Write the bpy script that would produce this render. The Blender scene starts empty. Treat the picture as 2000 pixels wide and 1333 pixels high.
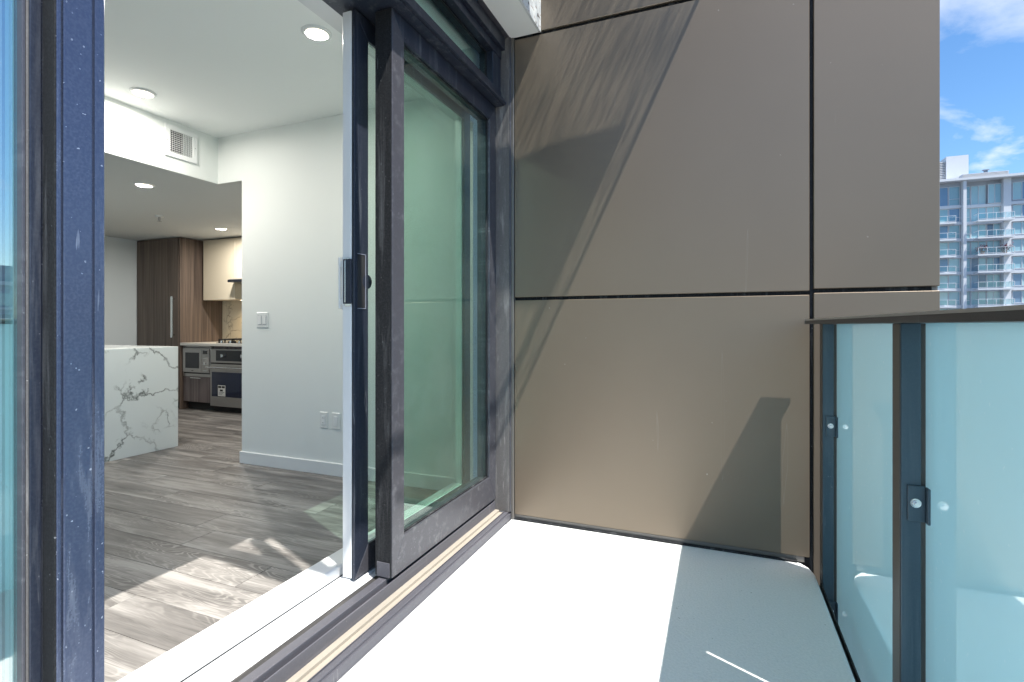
import bpy, bmesh, math, random
from mathutils import Vector, Matrix, Euler

random.seed(7)
S = bpy.context.scene
COL = S.collection

# ------------------------------------------------------------------ camera
EYE = 1.12
cam_d = bpy.data.cameras.new('camera')
cam = bpy.data.objects.new('camera', cam_d)
COL.objects.link(cam)
cam.location = (0, 0, EYE)
cam.rotation_euler = (math.radians(90), 0, math.radians(22))
cam_d.sensor_width = 36
cam_d.lens = 1002 / 2000 * 36
cam_d.shift_y = -0.0155
cam_d.clip_start = 0.05
cam_d.clip_end = 4000
S.camera = cam

# ------------------------------------------------------------------ sky
SUN_DIR = Vector((-0.47, 0.23, -1.0))
to_sun = -SUN_DIR.normalized()
elev = math.asin(to_sun.z)
azim = math.atan2(to_sun.x, to_sun.y)
W = bpy.data.worlds.new('World')
S.world = W
W.use_nodes = True
wn, wl = W.node_tree.nodes, W.node_tree.links
wn.clear()
w_out = wn.new('ShaderNodeOutputWorld')
w_bg = wn.new('ShaderNodeBackground')
w_bg.inputs['Strength'].default_value = 0.095
sky = wn.new('ShaderNodeTexSky')
sky.sky_type = 'NISHITA'
sky.sun_disc = False
sky.sun_elevation = elev
sky.sun_rotation = azim
sky.air_density = 1.0
sky.dust_density = 0.4
sky.ozone_density = 3.0
# clouds: a noise on the sky dome, thin and scattered
tc = wn.new('ShaderNodeTexCoord')
sep = wn.new('ShaderNodeSeparateXYZ')
wl.new(tc.outputs['Generated'], sep.inputs[0])
zz = wn.new('ShaderNodeMath'); zz.operation = 'MAXIMUM'; zz.inputs[1].default_value = 0.0
wl.new(sep.outputs['Z'], zz.inputs[0])
za = wn.new('ShaderNodeMath'); za.operation = 'ADD'; za.inputs[1].default_value = 0.18
wl.new(zz.outputs[0], za.inputs[0])
dx = wn.new('ShaderNodeMath'); dx.operation = 'DIVIDE'
dy = wn.new('ShaderNodeMath'); dy.operation = 'DIVIDE'
wl.new(sep.outputs['X'], dx.inputs[0]); wl.new(za.outputs[0], dx.inputs[1])
wl.new(sep.outputs['Y'], dy.inputs[0]); wl.new(za.outputs[0], dy.inputs[1])
cmb = wn.new('ShaderNodeCombineXYZ')
wl.new(dx.outputs[0], cmb.inputs[0]); wl.new(dy.outputs[0], cmb.inputs[1])
cmb.inputs[2].default_value = 18.9
cn = wn.new('ShaderNodeTexNoise')
cn.inputs['Scale'].default_value = 1.9
cn.inputs['Detail'].default_value = 9
cn.inputs['Roughness'].default_value = 0.56
cn.inputs['Distortion'].default_value = 0.4
wl.new(cmb.outputs[0], cn.inputs['Vector'])
cr = wn.new('ShaderNodeValToRGB')
cr.color_ramp.elements[0].position = 0.55
cr.color_ramp.elements[0].color = (0.03, 0.03, 0.03, 1)
cr.color_ramp.elements[1].position = 0.74
cr.color_ramp.elements[1].color = (0.95, 0.95, 0.95, 1)
wl.new(cn.outputs['Fac'], cr.inputs[0])
cmix = wn.new('ShaderNodeMix'); cmix.data_type = 'RGBA'
wl.new(cr.outputs['Color'], cmix.inputs['Factor'])
hs = wn.new('ShaderNodeHueSaturation')
hs.inputs['Saturation'].default_value = 1.25
wl.new(sky.outputs['Color'], hs.inputs['Color'])
wl.new(hs.outputs['Color'], cmix.inputs[6])
cmix.inputs[7].default_value = (5.4, 5.6, 5.9, 1)
wl.new(cmix.outputs[2], w_bg.inputs['Color'])
wl.new(w_bg.outputs[0], w_out.inputs['Surface'])

# ------------------------------------------------------------------ sun
sd = bpy.data.lights.new('sun', 'SUN')
sd.energy = 4.1
sd.angle = math.radians(0.4)
sd.color = (1.0, 0.95, 0.87)
so = bpy.data.objects.new('sun', sd)
COL.objects.link(so)
so.rotation_euler = SUN_DIR.to_track_quat('-Z', 'Y').to_euler()
so.location = (4, -2, 9)

# ------------------------------------------------------------------ render settings
vs = S.view_settings
vs.view_transform = 'Standard'
vs.look = 'None'
vs.exposure = 1.22
vs.gamma = 1.0
vs.use_curve_mapping = False
S.render.engine = 'CYCLES'
S.cycles.use_denoising = True
S.cycles.max_bounces = 14
S.cycles.diffuse_bounces = 6
S.cycles.glossy_bounces = 6
S.cycles.transmission_bounces = 10
S.cycles.transparent_max_bounces = 24
S.cycles.sample_clamp_indirect = 6
S.cycles.caustics_reflective = True

# ================================================================== materials
class NT:
    def __init__(self, name):
        self.m = bpy.data.materials.new(name)
        self.m.use_nodes = True
        self.n = self.m.node_tree.nodes
        self.l = self.m.node_tree.links
        self.n.clear()
        self.out = self.n.new('ShaderNodeOutputMaterial')

    def node(self, t, **kw):
        x = self.n.new(t)
        for k, v in kw.items():
            if hasattr(x, k) and k not in ('inputs',):
                setattr(x, k, v)
            else:
                x.inputs[k.replace('_', ' ')].default_value = v
        return x

    def link(self, a, b):
        self.l.new(a, b)

    def coords(self, scale=(1, 1, 1), rand=False, kind='Object', rot=(0, 0, 0)):
        c = self.n.new('ShaderNodeTexCoord')
        mp = self.n.new('ShaderNodeMapping')
        mp.inputs['Scale'].default_value = scale
        mp.inputs['Rotation'].default_value = rot
        src = c.outputs[kind]
        if rand:
            oi = self.n.new('ShaderNodeObjectInfo')
            mu = self.n.new('ShaderNodeVectorMath'); mu.operation = 'SCALE'
            mu.inputs[0].default_value = (37.3, 91.7, 53.1)
            self.link(oi.outputs['Random'], mu.inputs['Scale'])
            ad = self.n.new('ShaderNodeVectorMath'); ad.operation = 'ADD'
            self.link(src, ad.inputs[0]); self.link(mu.outputs[0], ad.inputs[1])
            src = ad.outputs[0]
        self.link(src, mp.inputs['Vector'])
        return mp.outputs[0]

    def noise(self, vec, scale, detail=3, rough=0.5, dist=0.0):
        x = self.node('ShaderNodeTexNoise', Scale=scale, Detail=detail, Roughness=rough, Distortion=dist)
        self.link(vec, x.inputs['Vector'])
        return x.outputs['Fac']

    def ramp(self, fac, stops, interp='LINEAR'):
        r = self.n.new('ShaderNodeValToRGB')
        r.color_ramp.interpolation = interp
        e = r.color_ramp.elements
        while len(e) > 1:
            e.remove(e[-1])
        for i, (p, c) in enumerate(stops):
            if not hasattr(c, '__len__'):
                c = (c, c, c)
            if i == 0:
                e[0].position = p; e[0].color = (*c, 1)
            else:
                q = e.new(p); q.color = (*c, 1)
        self.link(fac, r.inputs[0])
        return r.outputs['Color']

    def mix(self, fac, a, b, blend='MIX'):
        x = self.n.new('ShaderNodeMix'); x.data_type = 'RGBA'; x.blend_type = blend
        for v, i in ((fac, 0), (a, 6), (b, 7)):
            if hasattr(v, 'is_output') or isinstance(v, bpy.types.NodeSocket):
                self.link(v, x.inputs[i])
            elif i == 0:
                x.inputs[0].default_value = v
            else:
                x.inputs[i].default_value = (*v, 1)
        return x.outputs[2]

    def math(self, op, a, b=0.0, clamp=False):
        x = self.n.new('ShaderNodeMath'); x.operation = op; x.use_clamp = clamp
        for v, i in ((a, 0), (b, 1)):
            if isinstance(v, bpy.types.NodeSocket):
                self.link(v, x.inputs[i])
            else:
                x.inputs[i].default_value = v
        return x.outputs[0]

    def bsdf(self, color, rough=0.5, metal=0.0, spec=0.5, coat=0.0, bump=None, bump_strength=0.1, bump_dist=0.001):
        p = self.n.new('ShaderNodeBsdfPrincipled')
        def put(v, key, col=False):
            if isinstance(v, bpy.types.NodeSocket):
                self.link(v, p.inputs[key])
            else:
                p.inputs[key].default_value = (*v, 1) if col else v
        put(color, 'Base Color', True)
        put(rough, 'Roughness'); put(metal, 'Metallic'); put(spec, 'Specular IOR Level')
        if coat:
            p.inputs['Coat Weight'].default_value = coat
            p.inputs['Coat Roughness'].default_value = 0.25
        if bump is not None:
            b = self.n.new('ShaderNodeBump')
            b.inputs['Strength'].default_value = bump_strength
            b.inputs['Distance'].default_value = bump_dist
            self.link(bump, b.inputs['Height'])
            self.link(b.outputs[0], p.inputs['Normal'])
        self.link(p.outputs[0], self.out.inputs['Surface'])
        return p


def plain(name, color, rough=0.5, metal=0.0, spec=0.5, var=0.06, scale=6.0):
    t = NT(name)
    v = t.coords()
    n = t.noise(v, scale, 4, 0.6)
    c = t.mix(n, tuple(x * (1 - var) for x in color), tuple(min(1, x * (1 + var)) for x in color))
    t.bsdf(c, rough, metal, spec)
    return t.m


def dusty_metal(name, color, dust=(0.55, 0.57, 0.6), amount=1.0, rough=0.34, metal=0.35, streak=(14, 14, 0.9), spec=0.5):
    """dark anodised frame: pale specks, smears and long rub marks"""
    t = NT(name)
    v = t.coords()
    big = t.noise(v, 2.3, 4, 0.6)
    vs_ = t.coords(streak)
    smear = t.noise(vs_, 1.6, 6, 0.7, 0.3)
    fine = t.noise(v, 210, 2, 0.5)
    spk = t.noise(v, 130, 1, 0.4)
    spots = t.ramp(spk, [(0.75, 0.0), (0.80, 1.0)])
    smr = t.ramp(smear, [(0.52, 0.0), (0.80, 0.55 * amount)])
    smr2 = t.math('MULTIPLY', smr, t.ramp(big, [(0.35, 0.15), (0.65, 1.0)]))
    gr = t.ramp(fine, [(0.40, 0.0), (0.80, 0.06 * amount)])
    scr_v = t.coords((60, 60, 5), rot=(0.5, 0.35, 0.2))
    scr = t.ramp(t.noise(scr_v, 1.0, 2, 0.5), [(0.72, 0.0), (0.75, 0.5 * amount), (0.80, 0.0)])
    m = t.math('ADD', smr2, gr, True)
    m = t.math('ADD', m, t.math('MULTIPLY', t.math('MULTIPLY', spots, t.ramp(big, [(0.42, 0.1), (0.60, 1.0)])), 0.6 * amount), True)
    m = t.math('ADD', m, t.math('MULTIPLY', scr, 0.6), True)
    c = t.mix(m, color, dust)
    r = t.math('ADD', t.math('MULTIPLY', m, 0.4), rough, True)
    t.bsdf(c, r, metal, spec)
    return t.m


def glass(name, tint, rough=0.0, spec=1.0, dust=0.0, base=0.035):
    t = NT(name)
    tr = t.node('ShaderNodeBsdfTransparent')
    tr.inputs['Color'].default_value = (*tint, 1)
    gl = t.node('ShaderNodeBsdfGlossy')
    gl.inputs['Roughness'].default_value = rough
    gl.inputs['Color'].default_value = (0.95, 1.0, 0.99, 1)
    lw = t.node('ShaderNodeLayerWeight')
    f = t.math('POWER', lw.outputs['Facing'], 4.0)
    f = t.math('ADD', t.math('MULTIPLY', f, 0.75 * spec), base * spec, True)
    mx = t.node('ShaderNodeMixShader')
    t.link(f, mx.inputs[0]); t.link(tr.outputs[0], mx.inputs[1]); t.link(gl.outputs[0], mx.inputs[2])
    last = mx.outputs[0]
    if dust:
        v = t.coords()
        a = t.ramp(t.noise(v, 120, 2, 0.5), [(0.735, 0.0), (0.78, 0.6)])
        b = t.ramp(t.noise(v, 3.0, 5, 0.65), [(0.4, 0.0), (0.8, 0.025)])
        m = t.math('MULTIPLY', t.math('ADD', a, b, True), dust, True)
        df = t.node('ShaderNodeBsdfDiffuse')
        df.inputs['Color'].default_value = (0.72, 0.75, 0.74, 1)
        m2 = t.node('ShaderNodeMixShader')
        t.link(m, m2.inputs[0]); t.link(last, m2.inputs[1]); t.link(df.outputs[0], m2.inputs[2])
        last = m2.outputs[0]
    t.link(last, t.out.inputs['Surface'])
    return t.m


M = {}
M['frame'] = dusty_metal('dark_frame', (0.026, 0.033, 0.054), amount=0.6)
M['frame_grey'] = dusty_metal('grey_frame', (0.075, 0.075, 0.09), amount=0.6, rough=0.38, streak=(0.9, 14, 14))
M['frame_sky_tint'] = dusty_metal('sky_tinted_frame', (0.050, 0.066, 0.118), dust=(0.50, 0.55, 0.64), amount=1.0, rough=0.24, metal=0.4, streak=(7, 7, 0.7))  # blue in the base colour stands in for reflected sky
M['rubber'] = dusty_metal('black_rubber', (0.010, 0.011, 0.013), amount=0.55, rough=0.65, metal=0.0, spec=0.25)
M['track'] = dusty_metal('track_metal', (0.095, 0.096, 0.115), dust=(0.42, 0.38, 0.39), amount=0.8, rough=0.5, metal=0.2, streak=(30, 0.7, 30))
M['grit'] = dusty_metal('gritty_track', (0.032, 0.031, 0.032), dust=(0.30, 0.28, 0.26), amount=1.3, rough=0.7, metal=0.0, streak=(40, 3, 40))
M['beige'] = plain('beige_strip', (0.33, 0.30, 0.255), 0.6, var=0.12, scale=9)
M['white_sill'] = plain('white_sill', (0.66, 0.67, 0.68), 0.35, var=0.03)
M['white_vinyl'] = plain('white_vinyl', (0.64, 0.66, 0.69), 0.3, var=0.02)
M['wall_paint'] = plain('wall_paint', (0.80, 0.82, 0.80), 0.65, spec=0.3, var=0.012, scale=1.5)
M['wall_paint_cool'] = plain('cool_wall_paint', (0.66, 0.71, 0.735), 0.65, spec=0.3, var=0.012, scale=1.5)
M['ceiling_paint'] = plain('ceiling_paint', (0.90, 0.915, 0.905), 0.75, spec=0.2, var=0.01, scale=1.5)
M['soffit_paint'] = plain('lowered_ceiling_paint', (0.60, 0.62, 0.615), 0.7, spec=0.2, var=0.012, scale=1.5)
M['trim_white'] = plain('white_trim', (0.78, 0.79, 0.79), 0.4, var=0.02)
M['plastic_white'] = plain('white_plastic', (0.76, 0.77, 0.76), 0.35, var=0.02)
M['dark_slot'] = plain('dark_slot', (0.02, 0.02, 0.022), 0.7)
M['steel'] = plain('brushed_steel', (0.42, 0.41, 0.40), 0.32, metal=0.75, var=0.08, scale=3)
M['steel_bright'] = plain('bright_steel', (0.72, 0.72, 0.72), 0.22, metal=1.0, var=0.04)
M['black_glass'] = plain('black_glass', (0.008, 0.010, 0.016), 0.08, spec=0.7, var=0.02)
M['navy_glass'] = plain('oven_glass', (0.010, 0.016, 0.045), 0.08, spec=0.7, var=0.05)
M['cast_iron'] = plain('cast_iron', (0.015, 0.015, 0.016), 0.6)
M['cream'] = plain('cream_lacquer', (0.62, 0.55, 0.43), 0.35, var=0.02)
M['glass_green'] = glass('tinted_window_glass', (0.865, 0.935, 0.905), dust=0.8)
M['glass_transom'] = glass('transom_glass', (0.80, 0.92, 0.89), dust=0.4)
M['glass_reflect'] = glass('reflective_side_glass', (0.80, 0.90, 0.92), spec=1.0, dust=0.3, base=0.34)
M['glass_clear'] = glass('clear_window_glass', (0.95, 0.97, 0.96))
M['glass_edge'] = plain('glass_edge', (0.46, 0.70, 0.70), 0.25, var=0.03)


def frosted(name):
    t = NT(name)
    v = t.coords()
    n = t.noise(v, 0.9, 2, 0.5)
    c1 = t.mix(n, (0.27, 0.63, 0.71), (0.33, 0.67, 0.76))
    spk = t.ramp(t.noise(v, 60, 1, 0.5), [(0.735, 0.0), (0.76, 0.5)])
    c1 = t.mix(spk, c1, (0.75, 0.85, 0.86))
    ts = t.node('ShaderNodeBsdfTranslucent')
    df = t.node('ShaderNodeBsdfDiffuse')
    ts.inputs['Color'].default_value = (0.69, 0.865, 0.905, 1)
    t.link(c1, df.inputs['Color'])
    m1 = t.node('ShaderNodeMixShader'); m1.inputs[0].default_value = 0.40
    t.link(ts.outputs[0], m1.inputs[1]); t.link(df.outputs[0], m1.inputs[2])
    gl = t.node('ShaderNodeBsdfGlossy'); gl.inputs['Roughness'].default_value = 0.02
    gl.inputs['Color'].default_value = (0.95, 1, 1, 1)
    lw = t.node('ShaderNodeLayerWeight')
    f = t.math('POWER', lw.outputs['Facing'], 2.6)
    f = t.math('ADD', t.math('MULTIPLY', f, 0.80), 0.07, True)
    m2 = t.node('ShaderNodeMixShader')
    t.link(f, m2.inputs[0]); t.link(m1.outputs[0], m2.inputs[1]); t.link(gl.outputs[0], m2.inputs[2])
    t.link(m2.outputs[0], t.out.inputs['Surface'])
    return t.m
M['rim'] = plain('bare_rim', (0.24, 0.25, 0.31), 0.4, metal=0.2)
M['frosted'] = frosted('frosted_aqua_glass')


def canopy_glass():
    t = NT('dirty_canopy_glass')
    v = t.coords((1, 0.42, 1))
    a = t.noise(v, 40, 6, 0.68, 0.1)
    b = t.noise(v, 7, 3, 0.5)
    m = t.ramp(t.math('ADD', t.math('MULTIPLY', a, 0.75), t.math('MULTIPLY', b, 0.25)), [(0.455, 0.0), (0.645, 0.62)])
    tr = t.node('ShaderNodeBsdfTransparent'); tr.inputs['Color'].default_value = (0.95, 0.97, 0.97, 1)
    ts = t.node('ShaderNodeBsdfTranslucent'); ts.inputs['Color'].default_value = (0.62, 0.62, 0.60, 1)
    mx = t.node('ShaderNodeMixShader')
    t.link(m, mx.inputs[0]); t.link(tr.outputs[0], mx.inputs[1]); t.link(ts.outputs[0], mx.inputs[2])
    t.link(mx.outputs[0], t.out.inputs['Surface'])
    return t.m
M['canopy_glass'] = canopy_glass()


def bronze_panel(name, base, rough=0.42, metal=0.5):
    t = NT(name)
    v = t.coords((1, 1, 1))
    br = t.noise(t.coords((3, 3, 160)), 1.0, 3, 0.6)
    cl = t.noise(v, 1.1, 3, 0.5)
    fine = t.noise(v, 420, 1, 0.5)
    c = t.mix(cl, tuple(x * 0.88 for x in base), tuple(x * 1.12 for x in base))
    oi = t.n.new('ShaderNodeObjectInfo')
    c = t.mix(t.math('MULTIPLY', oi.outputs['Random'], 0.10), c, (0.16, 0.15, 0.15))
    c = t.mix(t.math('MULTIPLY', fine, 0.10), c, tuple(x * 1.5 for x in base))
    # pale rub marks and specks
    spk = t.ramp(t.noise(v, 34, 1, 0.5), [(0.79, 0.0), (0.81, 0.25)])
    sc1 = t.ramp(t.noise(t.coords((14, 14, 0.55), rot=(0, 0.08, 0)), 1.0, 2, 0.5, 0.3), [(0.735, 0.0), (0.74, 0.10), (0.745, 0.0)])
    m = t.math('ADD', spk, sc1, True)
    c = t.mix(m, c, (0.60, 0.58, 0.55))
    r = t.math('ADD', t.math('MULTIPLY', br, 0.10), rough - 0.05, True)
    t.bsdf(c, r, metal, 0.5, coat=0.22, bump=br, bump_strength=0.02, bump_dist=0.0005)
    return t.m
M['bronze'] = bronze_panel('bronze_panel_metal', (0.192, 0.153, 0.113))
M['bronze_dark'] = bronze_panel('bronze_trim_metal', (0.17, 0.16, 0.15))
M['post_metal'] = dusty_metal('post_metal', (0.05, 0.085, 0.115), dust=(0.42, 0.47, 0.5), amount=0.35, rough=0.4, metal=0.3)
M['bronze_post'] = plain('bronze_post_strip', (0.075, 0.069, 0.064), 0.4, metal=0.3)
M['rail_cap'] = dusty_metal('rail_cap_metal', (0.040, 0.037, 0.038), dust=(0.42, 0.41, 0.40), amount=0.6, rough=0.45, streak=(14, 1, 14))


def membrane():
    t = NT('balcony_membrane')
    v = t.coords()
    g = t.noise(v, 110, 3, 0.65)
    big = t.noise(v, 1.6, 4, 0.55)
    c = t.mix(big, (0.72, 0.735, 0.74), (0.79, 0.795, 0.80))
    c = t.mix(t.ramp(g, [(0.35, 0.0), (0.75, 0.45)]), c, (0.52, 0.57, 0.59))
    msk = t.ramp(t.noise(v, 3.2, 3, 0.6), [(0.50, 0.0), (0.66, 1.0)])
    sp = t.ramp(t.noise(v, 75, 2, 0.55), [(0.685, 0.0), (0.72, 0.85)])
    c = t.mix(t.math('MULTIPLY', sp, msk), c, (0.10, 0.10, 0.09))
    t.bsdf(c, 0.33, 0.0, 0.45, bump=g, bump_strength=0.7, bump_dist=0.004)
    return t.m
M['membrane'] = membrane()


def plank_mat():
    t = NT('grey_oak_plank')
    v = t.coords((0.95, 7.5, 1), rand=True)
    f = t.noise(v, 1.25, 3, 0.42, 0.5)
    ring = t.math('SINE', t.math('MULTIPLY', f, 190.0))
    ring = t.math('ADD', t.math('MULTIPLY', ring, 0.5), 0.5)
    fib = t.noise(t.coords((4, 150, 1), rand=True), 1.0, 4, 0.6)
    cloud = t.noise(t.coords((0.9, 8.5, 1), rand=True), 1.5, 5, 0.6, 0.5)
    oi = t.n.new('ShaderNodeObjectInfo')
    tone = t.math('ADD', t.math('MULTIPLY', cloud, 1.15), t.math('MULTIPLY', oi.outputs['Random'], 0.15))
    tone = t.math('ADD', tone, t.math('MULTIPLY', fib, 0.32))
    c = t.ramp(tone, [(0.54, (0.058, 0.054, 0.052)), (0.80, (0.160, 0.151, 0.144)), (1.06, (0.31, 0.296, 0.282))])
    ringm = t.ramp(ring, [(0.55, 0.0), (0.98, 0.42)])
    rm = t.math('MULTIPLY', ringm, t.ramp(t.noise(t.coords((1.1, 3.5, 1), rand=True), 1.0, 2, 0.5), [(0.46, 0.04), (0.64, 1.0)]))
    c = t.mix(rm, c, (0.48, 0.455, 0.425))
    t.bsdf(c, 0.42, 0.0, 0.4, bump=ring, bump_strength=0.05, bump_dist=0.0006)
    return t.m
M['plank'] = plank_mat()
M['subfloor'] = plain('subfloor', (0.34, 0.33, 0.31), 0.8)


def dark_wood(name, a, b, scale=(26, 26, 0.7)):
    t = NT(name)
    v = t.coords(scale)
    n = t.noise(v, 1.0, 6, 0.65, 0.2)
    n2 = t.noise(t.coords((80, 80, 1.2)), 1.0, 3, 0.6)
    k = t.math('ADD', t.math('MULTIPLY', n, 0.7), t.math('MULTIPLY', n2, 0.3))
    c = t.ramp(k, [(0.34, a), (0.66, b)])
    t.bsdf(c, 0.42, 0.0, 0.4)
    return t.m
M['walnut'] = dark_wood('walnut_laminate', (0.055, 0.040, 0.033), (0.20, 0.150, 0.122))
M['walnut_grey'] = dark_wood('grey_walnut_laminate', (0.085, 0.070, 0.072), (0.24, 0.20, 0.20))


def marble(name, base, vein, scale=1.0, warm=None):
    t = NT(name)
    v0 = t.coords((scale, scale, scale))
    nd = t.node('ShaderNodeTexNoise', Scale=1.7, Detail=6, Roughness=0.62)
    t.link(v0, nd.inputs['Vector'])
    sc = t.node('ShaderNodeVectorMath'); sc.operation = 'SCALE'; sc.inputs['Scale'].default_value = 0.55
    t.link(nd.outputs['Color'], sc.inputs[0])
    ad = t.node('ShaderNodeVectorMath'); ad.operation = 'ADD'
    t.link(v0, ad.inputs[0]); t.link(sc.outputs[0], ad.inputs[1])
    vd = ad.outputs[0]
    vo = t.node('ShaderNodeTexVoronoi', feature='DISTANCE_TO_EDGE', Scale=2.3)
    t.link(vd, vo.inputs['Vector'])
    l1 = t.ramp(vo.outputs['Distance'], [(0.0, 1.0), (0.010, 0.55), (0.028, 0.0)])
    k1 = t.ramp(t.noise(v0, 2.6, 3, 0.5), [(0.36, 0.0), (0.54, 1.0)])
    vo2 = t.node('ShaderNodeTexVoronoi', feature='DISTANCE_TO_EDGE', Scale=6.5)
    t.link(vd, vo2.inputs['Vector'])
    l2 = t.ramp(vo2.outputs['Distance'], [(0.0, 0.85), (0.03, 0.25), (0.09, 0.0)])
    k2 = t.ramp(t.noise(v0, 3.4, 2, 0.5), [(0.53, 0.0), (0.64, 1.0)])
    m = t.math('ADD', t.math('MULTIPLY', l1, k1), t.math('MULTIPLY', l2, k2), True)
    cl = t.ramp(t.noise(v0, 2.0, 5, 0.6), [(0.4, 0.0), (0.75, 0.22)])
    c = t.mix(cl, base, tuple(x * 0.72 for x in base))
    c = t.mix(m, c, vein)
    t.bsdf(c, 0.22, 0.0, 0.5)
    return t.m
M['marble'] = marble('white_veined_quartz', (0.74, 0.785, 0.78), (0.13, 0.145, 0.14), 1.0)
M['backsplash'] = marble('backsplash_quartz', (0.66, 0.61, 0.50), (0.17, 0.14, 0.10), 1.6)
M['counter'] = plain('counter_quartz', (0.66, 0.64, 0.60), 0.3)


def worn_white():
    t = NT('peeling_white_paint')
    v = t.coords((1, 1, 1))
    a = t.ramp(t.noise(v, 26, 5, 0.7), [(0.60, 0.0), (0.64, 1.0)])
    c = t.mix(a, (0.62, 0.63, 0.63), (0.10, 0.08, 0.07))
    b = t.ramp(t.noise(v, 60, 4, 0.6), [(0.60, 0.0), (0.66, 1.0)])
    c = t.mix(b, c, (0.22, 0.10, 0.05))
    t.bsdf(c, 0.7)
    return t.m
M['peeling'] = worn_white()
M['soffit_white'] = plain('soffit_white', (0.82, 0.82, 0.80), 0.6, var=0.04, scale=3)
M['sealant'] = dusty_metal('weathered_sealant', (0.10, 0.095, 0.095), dust=(0.50, 0.49, 0.48), amount=1.2, rough=0.6, metal=0.0, streak=(20, 20, 3))


def emission(name, color, strength):
    t = NT(name)
    e = t.node('ShaderNodeEmission')
    e.inputs['Color'].default_value = (*color, 1)
    e.inputs['Strength'].default_value = strength
    t.link(e.outputs[0], t.out.inputs['Surface'])
    return t.m
M['lens'] = emission('lamp_lens', (1.0, 0.88, 0.68), 2.2)
M['lens_small'] = emission('under_cabinet_lens', (1.0, 0.86, 0.62), 2.0)


def tower_glass():
    t = NT('tower_window_glass')
    oi = t.n.new('ShaderNodeObjectInfo')
    c = t.ramp(oi.outputs['Random'], [(0.0, (0.20, 0.36, 0.42)), (0.25, (0.30, 0.48, 0.52)), (0.5, (0.24, 0.42, 0.50)),
                                      (0.72, (0.10, 0.20, 0.34)), (0.82, (0.38, 0.55, 0.58)), (0.93, (0.06, 0.11, 0.20))], 'CONSTANT')
    v = t.coords((1, 1, 1), rand=True)
    n = t.noise(v, 0.7, 2, 0.5)
    c = t.mix(t.math('MULTIPLY', n, 0.25), c, (0.42, 0.56, 0.60))
    t.bsdf(c, 0.07, 0.0, 0.7)
    return t.m
M['tower_glass'] = tower_glass()
M['tower_white'] = plain('tower_white', (0.58, 0.61, 0.65), 0.7, var=0.04, scale=0.5)
M['tower_grey'] = plain('tower_grey', (0.36, 0.40, 0.46), 0.7, var=0.05, scale=0.5)
M['tower_dark'] = plain('tower_dark', (0.20, 0.24, 0.30), 0.7)
M['tower_louvre'] = plain('tower_louvre', (0.45, 0.46, 0.48), 0.6)
M['balustrade'] = glass('tower_balustrade_glass', (0.80, 0.90, 0.92), spec=1.2)
M['leaf_red'] = plain('red_leaves', (0.18, 0.035, 0.05), 0.6, var=0.4, scale=12)
M['leaf_green'] = plain('green_leaves', (0.05, 0.10, 0.03), 0.6, var=0.4, scale=12)
M['terracotta'] = plain('terracotta', (0.30, 0.13, 0.07), 0.7)
M['asphalt'] = plain('city_ground', (0.10, 0.10, 0.10), 0.9, var=0.25, scale=0.05)

# ================================================================== builders
BASE = {}


def root(name, label, cat, base, group=None):
    o = bpy.data.objects.new(name, None)
    o.empty_display_size = 0.1
    COL.objects.link(o)
    o.location = base
    o['label'] = label
    o['category'] = cat
    if group:
        o['group'] = group
    BASE[o.name] = Vector(base)
    return o


def base_of(p):
    return BASE[p.name] if p is not None and p.name in BASE else Vector((0, 0, 0))


def add_box(bm, b, bev=0.0):
    x0, x1, y0, y1, z0, z1 = b
    c = ((x0 + x1) / 2, (y0 + y1) / 2, (z0 + z1) / 2)
    mt = Matrix.Translation(c) @ Matrix.Diagonal((abs(x1 - x0), abs(y1 - y0), abs(z1 - z0), 1))
    r = bmesh.ops.create_cube(bm, size=1.0, matrix=mt)
    if bev > 0:
        ed = list({e for v in r['verts'] for e in v.link_edges})
        bmesh.ops.bevel(bm, geom=ed, offset=bev, segments=1, affect='EDGES', profile=0.5)


def add_prism(bm, pts, axis, a0, a1):
    """closed outline pts (2-D) pushed along an axis from a0 to a1"""
    def P(p, a):
        if axis == 'y':
            return (p[0], a, p[1])
        if axis == 'x':
            return (a, p[0], p[1])
        return (p[0], p[1], a)
    lo = [bm.verts.new(P(p, a0)) for p in pts]
    hi = [bm.verts.new(P(p, a1)) for p in pts]
    n = len(pts)
    for i in range(n):
        bm.faces.new((lo[i], lo[(i + 1) % n], hi[(i + 1) % n], hi[i]))
    bm.faces.new(lo[::-1]); bm.faces.new(hi)
    bmesh.ops.recalc_face_normals(bm, faces=bm.faces[:])


def add_lathe(bm, prof, c, seg=32, axis='z'):
    """profile of (radius, height) spun round an axis through c"""
    rings = []
    for r, h in prof:
        ring = []
        for k in range(seg):
            a = 2 * math.pi * k / seg
            u, w = r * math.cos(a), r * math.sin(a)
            p = {'z': (u, w, h), 'y': (u, h, w), 'x': (h, u, w)}[axis]
            ring.append(bm.verts.new((c[0] + p[0], c[1] + p[1], c[2] + p[2])))
        rings.append(ring)
    for a, b in zip(rings[:-1], rings[1:]):
        for k in range(seg):
            bm.faces.new((a[k], a[(k + 1) % seg], b[(k + 1) % seg], b[k]))
    for ring in (rings[0], rings[-1]):
        try:
            bm.faces.new(ring)
        except ValueError:
            pass
    bmesh.ops.recalc_face_normals(bm, faces=bm.faces[:])


def link_mesh(name, bm, m, parent=None, smooth=False, shift=True):
    me = bpy.data.meshes.new(name)
    if parent is not None and shift:
        b = base_of(parent)
        bmesh.ops.translate(bm, verts=bm.verts[:], vec=-b)
    bm.to_mesh(me)
    bm.free()
    if smooth:
        for p in me.polygons:
            p.use_smooth = True
    me.materials.append(m)
    o = bpy.data.objects.new(name, me)
    COL.objects.link(o)
    if parent is not None:
        o.parent = parent
        BASE[o.name] = base_of(parent)
    return o


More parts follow.
